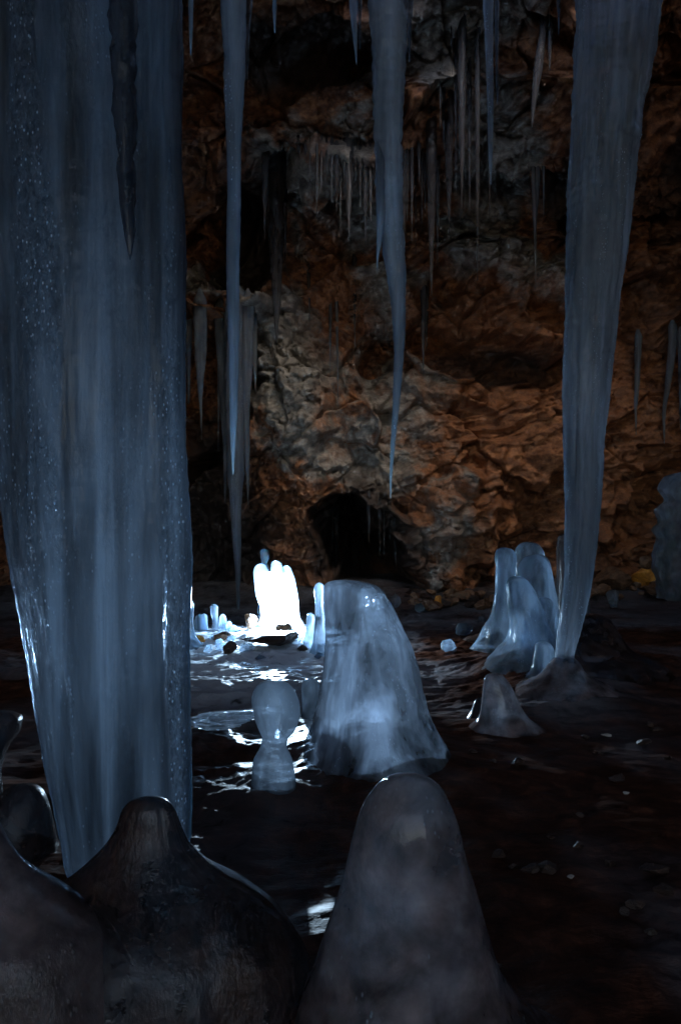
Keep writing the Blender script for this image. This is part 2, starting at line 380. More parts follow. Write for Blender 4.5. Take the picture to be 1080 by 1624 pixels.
    for cx, cy, rx, ry, an, a in [(470, 620, 90, 160, -15, .9), (610, 650, 110, 150, 0, .6), (610, 740, 140, 90, 20, .6), (690, 150, 110, 110, 0, .85), (640, 50, 120, 50, 0, .8), (820, 420, 140, 45, 28, 1.), (760, 330, 60, 110, 0, .8),
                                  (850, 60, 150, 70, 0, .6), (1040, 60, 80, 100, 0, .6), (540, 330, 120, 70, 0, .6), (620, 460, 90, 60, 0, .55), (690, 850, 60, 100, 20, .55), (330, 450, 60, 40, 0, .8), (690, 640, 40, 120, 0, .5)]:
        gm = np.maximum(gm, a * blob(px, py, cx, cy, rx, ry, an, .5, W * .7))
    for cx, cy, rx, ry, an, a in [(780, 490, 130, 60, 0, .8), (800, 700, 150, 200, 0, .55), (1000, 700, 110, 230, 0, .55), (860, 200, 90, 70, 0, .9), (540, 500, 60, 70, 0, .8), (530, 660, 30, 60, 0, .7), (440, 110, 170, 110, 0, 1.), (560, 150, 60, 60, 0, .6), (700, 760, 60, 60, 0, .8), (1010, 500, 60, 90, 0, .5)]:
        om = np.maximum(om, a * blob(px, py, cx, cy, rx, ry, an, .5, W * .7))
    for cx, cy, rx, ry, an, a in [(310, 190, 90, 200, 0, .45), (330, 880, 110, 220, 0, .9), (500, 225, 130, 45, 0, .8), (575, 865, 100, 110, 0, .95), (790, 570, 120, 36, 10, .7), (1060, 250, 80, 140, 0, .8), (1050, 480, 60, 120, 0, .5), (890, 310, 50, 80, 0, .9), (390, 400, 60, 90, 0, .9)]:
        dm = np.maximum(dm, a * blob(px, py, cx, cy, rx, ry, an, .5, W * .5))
    Fw = grid_faces(nr, nc, False); fc = V[Fw].mean(1)
    hole = ((fc[:, 0] - 2.2) / 3.0) ** 2 + ((fc[:, 1] - 5.85) / 1.4) ** 2 + fbm(fc * .9, 3) * .6 < 1  # unseen gap added in the roof so daylight brightens the wall
    hole &= (fc[:, 2] - EYE) / fc[:, 1] > .84
    Fw = Fw[~hole]
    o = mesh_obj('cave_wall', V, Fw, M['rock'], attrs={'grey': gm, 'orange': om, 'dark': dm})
    tag(o, kind='structure')
    return o
WALL = build_wall()

def floor_z(x, y):
    x = np.atleast_1d(np.asarray(x, float)); y = np.atleast_1d(np.asarray(y, float))
    b = np.stack([x, y, 0 * x], 1)
    z = fbm(b * .45, 3) * .07 + fbm(b * [1.1, 1.7, 1] + 4, 4, .5) * .07
    bk = np.exp(-((x + .9) ** 2 / 1.6 + (y - 7.0) ** 2 / 1.0)); z = z * (1 - .7 * bk) - .02 * bk
    z += .05 * sstep(4.35, 4.75, y + fbm(b * 2.2 + 13, 3) * .5 + .25 * x) * (1 - sstep(-.2, .8, x))
    for gx, gy, gh, gr in [(.22, 3.6, .11, .42), (-.32, 3.12, .04, .2), (.98, 4.0, .07, .32), (1.58, 4.7, .09, .42), (1.5, 5.6, .12, .6), (-.45, 4.3, .05, .2)]:
        z += gh * np.exp(-((x - gx) ** 2 + (y - gy) ** 2) / gr ** 2)
    far = sstep(7.0, 8.4, y); z = z * (1 - .6 * far) - .10 * far * (1 - sstep(-.6, .8, x))
    z += sstep(8.8, 10.6, y) * .22
    return z
def build_floor():
    ys = np.concatenate([np.arange(-12.5, .9, .12), np.arange(.9, 4, .014), np.arange(4, 8, .018), np.arange(8, 11.6, .03)])
    xs = np.concatenate([np.arange(-8, -3.6, .1), np.arange(-3.6, 3.6, .017), np.arange(3.6, 8.01, .1)])
    X, Y = np.meshgrid(xs, ys); nr, nc = X.shape; x = X.ravel(); y = Y.ravel()
    z = floor_z(x, y); b = np.stack([x, y, 0 * x], 1)
    wr = fbm(b * 1.2 + 3, 3)
    z += fbm(b * [1.8, 4.5, 1] + wr[:, None] + 8, 4, .55, True) * .035 * (.35 + .65 * sstep(3.8, 5, y))          # flow lobes
    act = .15 + .85 * sstep(4.0, 5, y)
    z += fbm(b * [5, 14, 1] + [[0, 0, 0]] + wr[:, None] * 2, 4, .6, True) * .014 * act
    z += fbm(b * [14, 30, 1] + 2, 3, .6) * .008 * act
    rough = sstep(.0, .5, fbm(b * .8 + 40, 3)) ; z += rough * fbm(b * 5 + 60, 5, .6, True) * .04
    V = np.stack([x, y, z], 1)
    # unseen bank added behind the viewer to hold daylight off the near floor
    V[:, 2] += sstep(-5, -12, y) * 1.6
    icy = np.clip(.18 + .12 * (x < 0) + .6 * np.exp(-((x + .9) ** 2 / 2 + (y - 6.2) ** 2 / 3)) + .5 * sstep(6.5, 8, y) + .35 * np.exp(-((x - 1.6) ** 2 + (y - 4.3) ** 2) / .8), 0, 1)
    o = mesh_obj('cave_floor', V, grid_faces(nr, nc, False), M['floor'], attrs={'act': np.clip(.1 + 1.2 * np.exp(-((x + .6) ** 2 / 1.3 + (y - 6.0) ** 2 / 1.5)), 0, 1), 'icy': icy, 'pale': np.clip(1.9 * np.exp(-((x + .7) ** 2 / .6 + (y - 6.1) ** 2 / 1.3)) + .25 * wr, 0, 1)})  # pale mask: painted brightness around the glowing stalagmite
    tag(o, kind='structure'); return o
FLOOR = build_floor()
from mathutils.bvhtree import BVHTree
def _bvh(o):
    me = o.data; n = len(me.vertices); v = np.empty(n * 3, np.float32); me.vertices.foreach_get('co', v)
    f = np.empty(len(me.polygons) * 4, np.int32); me.loops.foreach_get('vertex_index', f)
    v = v.reshape(-1, 3); f = f.reshape(-1, 4); ctr = v[f[:, 0]]
    f = f[(np.abs(ctr[:, 0]) < 6) & (ctr[:, 1] > .5)]
    return BVHTree.FromPolygons(v.tolist(), f.tolist())
BW = _bvh(WALL); BF = _bvh(FLOOR)
def hitY(px, py, tree, default):
    d = Vector(((px - 540) / F, 1, -(py - 812) / F)).normalized()
    h = tree.ray_cast(Vector((0, 0, EYE)), d, 40)
    return h[0].y if h[0] else default
def drop(x, y):
    h = BF.ray_cast(Vector((x, y, 3)), Vector((0, 0, -1)), 10)
    return h[0].z if h[0] else 0.0

# ================================================================== ice builders
def ring_stack(name, rows, Y, mat, parent=None, kd=.9, tip='round', foot='open', seg=56, rings=None, lobes=.05, ripple=.0, flute=0., nscale=6., lean=0., seed=0, bury=0.0, extend=0.0, ybend=0.0, skirt=0.0):
    """solid of revolution-like ice body. rows: (py, x_left, x_right) read off at distance Y, turned into metres."""
    rows = [tuple(map(float, r)) for r in rows]; rows.sort(key=lambda r: r[0])
    z = np.array([EYE - (r[0] - 812) / F * Y for r in rows]); cx = np.array([((r[1] + r[2]) / 2 - 540) / F * Y for r in rows])
    w = np.array([(r[2] - r[1]) / 2 / F * Y for r in rows])
    if tip == 'round': w[0] *= .15; z[0] += (z[0] - z[1]) * .25
    s = z[0] - z                                # increasing downward
    if extend:                                  # run on upward to the roof
        s = np.concatenate([[-extend], s]); cx = np.concatenate([[cx[0] + (cx[0] - cx[1]) / (s[2] - s[1] + 1e-6) * extend * .3], cx]); w = np.concatenate([[w[0] * 1.25], w])
    if bury:
        s = np.concatenate([s, [s[-1] + bury]]); cx = np.concatenate([cx, [cx[-1]]]); w = np.concatenate([w, [w[-1] * 1.25]])
    tot = s[-1] - s[0]; n = rings or int(np.clip(tot / (.012 * max(1, Y / 4)), 24, 260))
    t = np.linspace(0, 1, n)
    if tip == 'round' and not extend: t = np.where(t < .5, .5 * (t / .5) ** 1.8, t)
    S = s[0] + t * tot; C = pchip(s, cx, S)
    if tip == 'round': Wd = np.sqrt(np.clip(pchip(s, w ** 2, S), 1e-8, None))
    else: Wd = np.clip(pchip(s, w, S), 2e-4, None)
    if skirt:
        zf = drop(float(np.interp(s[-1], S, C)), Y); hz = (z[0] - S) - zf; hh = max(.03, .11 * (z[0] - zf))
        Wd = Wd * (1 + skirt * np.exp(-np.clip(hz, 0, None) / hh) + .5 * skirt * np.clip(-hz / hh, 0, 1))
    th = np.linspace(0, 2 * np.pi, seg, endpoint=False)
    TH, SS = np.meshgrid(th, S); CC = np.repeat(C[:, None], seg, 1); WW = np.repeat(Wd[:, None], seg, 1)
    ZZ = z[0] - SS
    off = seed * 7.77
    pts = np.stack([np.cos(TH) * .5 + off, np.sin(TH) * .5 + off, ZZ * 1.0 + off], -1).reshape(-1, 3)
    a = fbm(pts * [1.6, 1.6, .9 * nscale / 6 * 2], 3) * lobes * 2
    wmax = w.max()
    pw = np.stack([(CC + WW * np.cos(TH)) * nscale + off, (WW * np.sin(TH)) * nscale, ZZ * nscale * .6], -1).reshape(-1, 3)
    a = a + fbm(pw, 4) * lobes
    if flute:
        fz = fbm(np.stack([np.cos(TH) * 3.1 + off, np.sin(TH) * 3.1, ZZ * .25], -1).reshape(-1, 3), 3, .6, True); a = a + fz * flute
    if ripple:
        rz = fbm(np.stack([np.cos(TH) * .35 + off, np.sin(TH) * .35, ZZ * 26], -1).reshape(-1, 3), 2, .6); a = a + rz * ripple
    A = a.reshape(TH.shape); WWd = WW * (1 + A)
    if ripple: WWd = WWd + ripple * .12 * rz.reshape(TH.shape) * np.minimum(WW, .03)
    yo = ybend * (SS - S[0]) / tot + lean * (SS - S[0])
    V = np.stack([CC + WWd * np.cos(TH), Y + yo + kd * WWd * np.sin(TH), ZZ], -1).reshape(-1, 3)
    Fc = grid_faces(n, seg, True)
    # fan caps as thin quads around a centre vertex
    top = np.array([[C[0], Y + yo[0, 0], z[0] - S[0] + (0 if Wd[0] > .01 else 1e-4)]]); bot = np.array([[C[-1], Y + yo[-1, 0], z[0] - S[-1] - (0 if Wd[-1] > .01 else 1e-3)]])
    me_V = np.concatenate([V, top, bot]); nV = len(V)
    me = bpy.data.meshes.new(name)
    i = np.arange(seg); j = (i + 1) % seg
    tris = np.concatenate([np.stack([j, i, np.full(seg, nV)], 1), np.stack([nV - seg + i, nV - seg + j, np.full(seg, nV + 1)], 1)])
    nf, ntri = len(Fc), len(tris)
    me.vertices.add(len(me_V)); me.vertices.foreach_set('co', me_V.astype(np.float32).ravel())
    me.loops.add(nf * 4 + ntri * 3); me.polygons.add(nf + ntri)
    Fq = Fc[:, ::-1]                         # outward facing
    me.loops.foreach_set('vertex_index', np.concatenate([Fq.ravel(), tris[:, ::-1].ravel()]).astype(np.int32))
    me.polygons.foreach_set('loop_start', np.concatenate([np.arange(0, nf * 4, 4), nf * 4 + np.arange(0, ntri * 3, 3)]).astype(np.int32))
    me.polygons.foreach_set('loop_total', np.concatenate([np.full(nf, 4), np.full(ntri, 3)]).astype(np.int32))
    me.update(calc_edges=True); me.validate()
    import bmesh
    bm = bmesh.new(); bm.from_mesh(me); bmesh.ops.recalc_face_normals(bm, faces=bm.faces); bm.to_mesh(me); bm.free()
    me.polygons.foreach_set('use_smooth', np.ones(len(me.polygons), bool))
    # move origin to base
    org = Vector((float(C[-1]), float(Y + yo[-1, 0]), float(z[0] - S[-1]))) if foot != 'hang' else Vector((float(C[0]), float(Y), float(z[0] - S[0])))
    from mathutils import Matrix
    me.transform(Matrix.Translation(-org)); me.materials.append(mat)
    o = bpy.data.objects.new(name, me); COL.objects.link(o); o.location = org
    if parent: o.parent = parent; o.location = org - parent.location
    return o
_seed = [0]
def hang(name, rows, Y, label, group=None, mat='icicle', extend=0.0, **kw):
    _seed[0] += 1
    kw.setdefault('tip', 'point'); kw.setdefault('ripple', .10); kw.setdefault('lobes', .10)
    o = ring_stack(name, rows, Y, M[mat], foot='hang', extend=extend, seed=_seed[0], **kw)
    if label: tag(o, label, 'icicle', group)
    return o
def stand(name, rows, Y, label, group=None, mat='stal', cat='stalagmite', bury=.2, **kw):
    _seed[0] += 1
    kw.setdefault('ripple', .0); kw.setdefault('skirt', .3)
    o = ring_stack(name, rows, Y, M[mat], seed=_seed[0], bury=bury, **kw)
    if label: tag(o, label, cat, group)
    return o
def stone(name, px, py, Y, wpx, hpx, mat, label, group=None, seed=1, cat='stone', flat=.8):
    """angular broken stone resting at a point"""
    n1, n2 = 30, 44
    ph = np.linspace(1e-3, np.pi - 1e-3, n1); th = np.linspace(0, 2 * np.pi, n2, endpoint=False)
    TH, PH = np.meshgrid(th, ph); D = np.stack([np.sin(PH) * np.cos(TH), np.sin(PH) * np.sin(TH), np.cos(PH)], -1).reshape(-1, 3)
    rs = np.random.RandomState(seed); r = np.ones(len(D))
    for _ in range(13):                      # chop with random planes
        nrm = rs.normal(size=3); nrm /= np.linalg.norm(nrm); h = rs.uniform(.36, .78)
        dt = D @ nrm; r = np.where(dt > 0, np.minimum(r, h / np.maximum(dt, 1e-3)), r)
    r = r * (1 + fbm(D * 2.6 + seed, 5, .6) * .26)
    yb = py + hpx * .4
    if py > 900: Y = min(hitY(px, yb, BF, Y), hitY(px, yb, BW, 99), Y + 2.5)
    c = at(px, py, Y); a = wpx / 2 / F * Y; b = hpx / 2 / F * Y
    V = D * r[:, None] * [a * 1.2, a * flat, b * 1.25]
    o = mesh_obj(name, V, grid_faces(n1, n2, True)[:, ::-1], mat, smooth=True); o.location = c
    try: o.data.set_sharp_from_angle(angle=R(32))
    except Exception: pass
    if label: tag(o, label, cat, group)
    return o

# ================================================================== hanging ice, near to far
hang('ice_column', [(0, -85, 287), (200, -72, 289), (400, -52, 292), (600, -30, 295), (770, -2, 297), (900, 20, 298), (1000, 37, 299), (1100, 54, 300), (1200, 72, 302), (1290, 89, 301), (1345, 99, 298), (1385, 107, 272), (1402, 130, 215), (1408, 160, 185)], 2.3,
     'huge fluted blue ice column filling the left edge of the cave', mat='column', extend=5.2, kd=.42, lobes=.03, flute=.035, ripple=.012, seg=260, rings=620, nscale=5)
def bubble_bands(o, bands):
    me = o.data; n = len(me.vertices); v = np.empty(n * 3, np.float32); me.vertices.foreach_get('co', v); v = v.reshape(-1, 3) + np.array(o.location)
    px, py = to_px(v[:, 0], v[:, 1], v[:, 2]); w_ = fbm(v * [9, 9, 3], 4) ; b = np.zeros(n)
    for pts, wd in bands:
        p_ = np.array(pts, float); c_ = np.interp(py, p_[:, 1], p_[:, 0]); h_ = np.interp(py, p_[:, 1], wd)
        b = np.maximum(b, (1 - sstep(.6, 1.25, np.abs(px - c_) / h_ + w_ * .9)) * (h_ > 1))
    b *= sstep(-.35, .1, fbm(v * [5, 5, 1.6] + 33, 3))
    a_ = me.attributes.new('bub', 'FLOAT', 'POINT'); a_.data.foreach_set('value', b.astype(np.float32))
bubble_bands(bpy.data.objects['ice_column'], [([(30, 0), (45, 200), (62, 450), (72, 600), (82, 780), (95, 900), (112, 1100), (120, 1300)], [16, 26, 30, 24, 18, 10, 5, 0]),
    ([(270, 200), (272, 500), (275, 800), (282, 1100), (285, 1350)], [0, 14, 22, 16, 8]), ([(50, 950), (70, 1100), (105, 1385)], [6, 7, 6])])
bpy.data.objects['ice_column']['category'] = 'ice column'
hang('icicle', [(0, 172, 217), (100, 178, 216), (200, 184, 215), (300, 191, 215), (350, 196, 214), (395, 202, 211), (412, 206, 208)], 1.75,
     'dark knobbly icicle hanging in front of the huge left ice column', mat='knob', extend=5.0, ripple=.6, lobes=.08, rings=300)
hang('icicle', [(0, 350, 391), (100, 355, 389), (200, 358, 384), (300, 360, 382), (400, 359, 380), (500, 361, 379), (600, 364, 378), (700, 366, 374), (752, 369, 371)], 3.6,
     'long straight pale icicle just right of the huge left column', extend=3.6, rings=420)
hang('icicle', [(0, 585, 646), (100, 591, 643), (200, 595, 638), (300, 598, 638), (400, 608, 642), (470, 619, 643), (540, 624, 641), (600, 624, 637), (660, 622, 631), (720, 619, 625), (770, 618, 621), (790, 619, 620)], 3.4,
     'long curved blue icicle hanging in the centre of the cave', extend=4.0, rings=460, flute=.08, ripple=.16)
centre_icicle = bpy.data.objects['icicle.002']
assert 'centre of the cave' in centre_icicle['label']
hang('side_spike', [(225, 598, 600), (262, 597, 611), (330, 597, 611), (380, 597, 606), (415, 597, 600), (430, 598, 599)], 3.36, None, rings=160, parent=centre_icicle)
hang('ice_column', [(0, 916, 1040), (100, 914, 1028), (200, 910, 1013), (300, 905, 1002), (400, 901, 990), (500, 897, 978), (600, 896, 966), (700, 896, 956), (800, 897, 949), (900, 897, 939), (950, 892, 931), (1000, 885, 919), (1040, 881, 909), (1058, 880, 908)], 4.7,
     'thick tapering blue ice column at right standing on a small cone', mat='icicle', extend=3.5, tip='point', lobes=.07, flute=.10, ripple=.05, seg=120, rings=560, kd=.8)
bpy.data.objects['ice_column.001']['category'] = 'ice column'
hang('icicle', [(0, 432, 439), (25, 433, 438), (52, 435, 437)], 4.0, 'tiny bright icicle tip at the top edge left of centre', extend=3.3)
hang('icicle', [(0, 299, 307), (45, 300, 306), (88, 302, 304)], 5.0, 'small dim icicle at the top edge beside the huge left column', extend=2.6)
hang('icicle', [(0, 386, 401), (50, 388, 397), (110, 390, 394), (125, 391, 393)], 6.2, 'dim brown icicle tip behind the top of the long pale icicle', extend=1.6, mat='far')
hang('icicle', [(0, 554, 566), (45, 558, 566), (80, 562, 566), (102, 565, 566)], 5.6, 'thin dim icicle at the top edge left of the long centre icicle', extend=1.8)
hang('icicle', [(0, 566, 574), (40, 568, 573), (78, 570, 572)], 5.8, 'shorter thin icicle tucked between the top edge tip and centre icicle', extend=1.8, mat='far')
hang('icicle', [(0, 644, 655), (50, 646, 652), (98, 648, 650)], 5.6, 'thin icicle tip at the top edge right of the long centre icicle', extend=1.8, mat='far')
hang('icicle', [(0, 766, 782), (80, 769, 782), (160, 772, 782), (230, 774, 781), (292, 777, 779)], 5.6, 'slender blue icicle from the top edge between centre icicle and right column', extend=1.8)
hang('icicle', [(0, 784, 791), (90, 785, 790), (165, 788, 790)], 5.9, 'thin icicle close beside the slender blue icicle on its right', extend=1.6, mat='far')
hang('icicle', [(0, 882, 888), (30, 884, 887), (54, 885, 886)], 5.5, 'tiny icicle tip at the top edge left of the thick right column', extend=2.0, mat='far')
hang('icicle', [(40, 855, 866), (100, 847, 861), (150, 843, 852), (203, 842, 844)], 7.6, 'curved dark icicle on the roof left of the thick right column', extend=.3, mat='far')
hang('icicle', [(60, 868, 876), (90, 869, 874), (112, 871, 872)], 7.6, 'little icicle between the curved dark icicle and right column', extend=.3, mat='far')

# bunch hanging from the left ledge
G1 = 'icicles bunched under the left ledge'
bunch = [  # rows, Y, label
    ([(480, 307, 328), (560, 309, 328), (610, 313, 323), (650, 317, 321), (697, 320, 321)], 8.7, 'short icicle in the left ledge bunch nearest the huge column'),
    ([(500, 294, 306), (580, 296, 303), (640, 298, 301)], 8.9, 'slim icicle half hidden at the edge of the huge left column'),
    ([(490, 340, 362), (560, 344, 364), (640, 349, 363), (720, 354, 361), (800, 356, 358)], 8.7, 'broad icicle in the left ledge bunch left of the longest one'),
    ([(500, 345, 350), (600, 345, 349), (716, 346, 347)], 8.8, 'hair thin icicle on the left side of the broad bunch icicle'),
    ([(470, 358, 392), (560, 358, 392), (700, 360, 391), (800, 365, 384), (880, 371, 383), (940, 375, 381), (992, 377, 379)], 8.4, 'longest icicle of the left bunch reaching down to the stones'),
    ([(480, 382, 404), (560, 382, 402), (640, 384, 397), (720, 388, 396), (801, 393, 395)], 8.7, 'icicle in the left ledge bunch right of the longest one'),
    ([(490, 398, 408), (560, 400, 408), (600, 403, 407), (622, 405, 406)], 8.9, 'short icicle at the right end of the left ledge bunch'),
]
for rows, Y, lb in bunch:
    cxs = [(r[1] + r[2]) / 2 for r in rows]
    Yt = hitY(cxs[0], rows[0][0] + 4, BW, Y)
    Ym = min(hitY(c, r[0], BW, Y) for c, r in zip(cxs[1:], rows[1:]))
    a_, b_, c_ = rows[0]; m_ = (b_ + c_) / 2; rows = [(a_ - 22, m_ - 2, m_ + 2)] + rows
    hang('icicle', rows, Yt + .10, lb, G1, rings=200, seg=32, ybend=min(0.0, Ym - Yt - .2))

# rows of thin icicles hanging from the roof ledge
def thin(x, top, tip, wd, Y, label, group, mat='far', drift=0, ext=0):
    ext = 0
    rows = [(top - 12, x - wd * .2, x + wd * .2), (top, x - wd / 2, x + wd / 2), (top + (tip - top) * .45, x - wd * .36 + drift * .5, x + wd * .36 + drift * .5), (top + (tip - top) * .8, x - wd * .16 + drift, x + wd * .16 + drift), (tip, x - .5 + drift, x + .5 + drift)]
    Yt = hitY(x, top + 4, BW, Y); Yt = min(Yt, Y + 1.5)
    Ym = min([hitY(x + drift * f, top + (tip - top) * f, BW, Y) for f in (.2, .4, .6, .8, 1)])
    Y = Yt + .06; yb = min(0.0, Ym - .06 - Y)
    return hang('icicle', rows, Y, label, group, mat=mat, extend=ext, ybend=yb, seg=20, rings=110, ripple=.12, lobes=.16)
G2 = 'dim icicles in a row under the roof ledge left of the centre icicle'
thin(436, 240, 548, 36, 8.9, 'widest dim icicle under the roof ledge left of the centre icicle', G2, drift=3)
thin(451, 240, 428, 12, 8.8, 'thin icicle fused to the right side of the widest dim icicle', G2, drift=2)
thin(421, 235, 380, 12, 8.85, 'thin icicle fused to the left side of the widest dim icicle', G2, drift=-1)
for x, tp, bt, wd in [(474, 222, 266, 9), (492, 225, 300, 5), (503, 225, 352, 8), (510, 225, 290, 8), (526, 222, 300, 6), (534, 222, 356, 8), (540, 225, 400, 5), (553, 215, 392, 14), (563, 220, 310, 12), (579, 225, 395, 11), (587, 225, 370, 8), (595, 225, 330, 7), (485, 226, 262, 5), (518, 226, 270, 5), (546, 226, 300, 5), (571, 226, 340, 6)]:
    thin(x, tp + random.uniform(-8, 14), bt + random.uniform(-22, 26), wd * random.uniform(.6, 1.5), 8.95 + random.uniform(-.25, .35), 'one of the slim dim icicles in the row under the roof ledge', G2)
G3 = 'dim icicles right of the centre icicle'
for x, tp, bt, wd, Y, lb in [(684, 175, 470, 19, 8.6, 'grey brown icicle with the longest thin tip right of the centre icicle'),
                             (712, 150, 370, 18, 8.5, 'broad dark icicle second from the centre icicle'),
                             (732, 20, 335, 17, 8.1, 'tall dark icicle from the roof above the broad ones'),
                             (757, 30, 445, 10, 8.2, 'very long thin brown icicle right of the broad dark ones'),
                             (775, 130, 345, 7, 8.2, 'thin icicle left of the slender blue icicle tip')]:
    thin(x, tp, bt, wd, Y, lb, G3, ext=.6, mat='far')
for x, tp, bt, wd in [(645, 230, 330, 7), (652, 230, 372, 6), (662, 225, 300, 6), (669, 235, 380, 8), (676, 240, 340, 6), (694, 240, 400, 6), (704, 130, 250, 5), (700, 130, 220, 4), (722, 60, 300, 6), (743, 60, 330, 7), (639, 240, 400, 8), (657, 260, 410, 4), (748, 120, 250, 5), (717, 30, 150, 4)]:
    thin(x + random.uniform(-3, 3), tp + random.uniform(-15, 15), bt + random.uniform(-30, 30), wd * random.uniform(.6, 1.6), 8.6 + random.uniform(-.3, .3), 'one of the faint thin icicles between the centre icicle and right column', G3)
G4 = 'thin icicles against the middle of the wall'
for x, tp, bt, wd, dr in [(562, 400, 560, 7, 0), (524, 470, 600, 6, 0), (534, 470, 650, 6, 2), (671, 450, 600, 10, -2), (490, 430, 520, 6, 2), (676, 450, 560, 8, -1), (846, 250, 460, 9, 3), (862, 250, 345, 5, 0), (852, 255, 370, 12, -3)]:
    thin(x, tp, bt, wd, 9.6, 'faint icicle hanging close against the middle of the rock wall', G4, mat='faint', drift=dr, ext=.2)
G5 = 'icicles on the right wall edge'
for x, tp, bt, wd, dr, lb in [(1011, 535, 690, 12, -6, 'faint grey icicle on the right wall nearest the thick column'), (1066, 520, 705, 14, -17, 'leaning blue icicle at the right edge with the longest tip'), (1079, 530, 715, 12, -3, 'icicle touching the right edge of the picture')]:
    thin(x, tp, bt, wd, 8.6, lb, G5, mat='icicle', drift=dr, ext=.4)
G6 = 'icicles inside the low dark opening'
for x, tp, bt, wd in [(528, 800, 890, 5), (534, 805, 900, 7), (585, 790, 860, 8), (602, 800, 885, 6), (609, 805, 880, 5), (626, 830, 900, 7), (618, 815, 870, 4)]:
    thin(x, tp, bt, wd, 10.6, 'faint icicle inside the low dark opening at the foot of the wall', G6, mat='far')

# ================================================================== standing ice
# the glowing cluster: one thing, three fused fingers and a spreading foot
gl = bpy.data.objects.new('glowing_stalagmite', None); COL.objects.link(gl); gl.location = at(440, 995, 7.3)
tag(gl, 'blinding white stalagmite of three fused fingers lit from inside', 'stalagmite')
def gpart(name, rows, Y, **kw):
    _seed[0] += 1
    return ring_stack(name, rows, Y, M['glow'], parent=gl, seed=_seed[0], lobes=.05, **kw)
gpart('ice_body', [(908, 412, 456), (914, 405, 464), (930, 405, 470), (950, 411, 473), (975, 414, 474), (990, 408, 482), (1003, 388, 498)], 7.3, bury=.12, kd=.7)
gpart('ice_finger', [(895, 412, 416), (900, 404, 424), (915, 403, 430), (940, 406, 432), (960, 412, 430)], 7.25)
gpart('ice_finger', [(890, 435, 439), (894, 431, 446), (905, 430, 450), (940, 428, 452)], 7.2)
gpart('ice_finger', [(898, 452, 456), (903, 446, 462), (920, 446, 468), (950, 448, 473)], 7.25)
LP = at(440, 948, 7.40)
lamp('torch', LP, 1100, .04, LAMP_COL)

# left of it
stand('ice_stalagmite', [(871, 416, 422), (876, 413, 427), (885, 414, 427), (893, 415, 424), (905, 412, 428), (990, 408, 432)], 7.55, 'slim grey stalagmite peeping up behind the glowing one', bury=.2)
G7 = 'small stalagmites left of the glowing one'
for rows, Y, lb in [
    ([(951, 299, 305), (955, 297, 307), (965, 293, 308), (985, 290, 307), (1005, 286, 309), (1020, 280, 316), (1036, 270, 328)], 6.3, 'pale knob topped stalagmite with flared foot beside the huge column'),
    ([(975, 313, 321), (980, 310, 325), (995, 309, 328), (1004, 310, 328)], 7.1, 'squat grey stalagmite second from the huge column'),
    ([(974, 321, 326), (978, 319, 329), (990, 319, 329), (1003, 320, 330)], 7.1, 'small stalagmite fused behind the squat grey one'),
    ([(959, 337, 342), (963, 334, 346), (972, 334, 346), (983, 337, 346), (1000, 337, 347)], 7.1, 'club shaped grey stalagmite taller than its small neighbours'),
    ([(975, 351, 356), (980, 348, 359), (995, 347, 361), (1002, 347, 362)], 7.1, 'rounded stalagmite right of the club shaped one'),
    ([(986, 361, 366), (990, 358, 368), (1002, 357, 370)], 7.1, 'low ice knob right of the rounded small stalagmite'),
    ([(992, 367, 373), (996, 364, 377), (1003, 363, 379)], 7.1, 'lowest ice knob near the tip of the longest bunch icicle')]:
    stand('ice_stalagmite', rows, Y, lb, G7, bury=.1)
# between glow and centre
stand('ice_stalagmite', [(925, 503, 509), (929, 499, 513), (938, 498, 515), (955, 500, 514), (975, 500, 516), (1000, 498, 517), (1020, 496, 519), (1032, 494, 522)], 6.0, 'tall wavy pale stalagmite just left of the big central one')
stand('ice_stalagmite', [(973, 489, 495), (977, 487, 499), (990, 486, 499), (1008, 484, 500), (1026, 482, 502)], 6.2, 'short pale stalagmite between the glow and the tall wavy one')
stand('ice_stalagmite', [(995, 466, 474), (1000, 461, 478), (1010, 460, 480)], 6.6, 'low round ice knob at the foot of the glowing stalagmite')
# centre
stand('ice_stalagmite', [(921, 530, 556), (924, 519, 578), (932, 512, 600), (955, 511, 617), (985, 512, 632), (1020, 511, 647), (1060, 509, 660), (1100, 505, 671), (1140, 501, 681), (1180, 498, 690), (1205, 495, 704), (1228, 488, 722), (1250, 478, 742)], 3.55,
      'large leaning blue stalagmite standing in the centre', mat='centre', kd=1.0, lobes=.11, seg=180, rings=320, nscale=5, bury=.15, skirt=.15)
stand('ice_stalagmite', [(1080, 424, 440), (1084, 412, 455), (1095, 402, 466), (1115, 399, 474), (1135, 403, 475), (1155, 410, 469), (1172, 416, 456), (1185, 413, 455), (1205, 403, 463), (1240, 401, 468), (1275, 402, 469)], 3.1,
      'bulbous two lobed grey blue stalagmite left of the big central one', mat='dimstal', lobes=.06, seg=90, bury=.15, skirt=.05)
stand('ice_stalagmite', [(1077, 487, 497), (1081, 480, 505), (1095, 478, 508), (1112, 479, 507), (1125, 480, 506)], 4.3, 'small rounded ice knob behind the two lobed stalagmite', mat='dimstal', bury=.15)
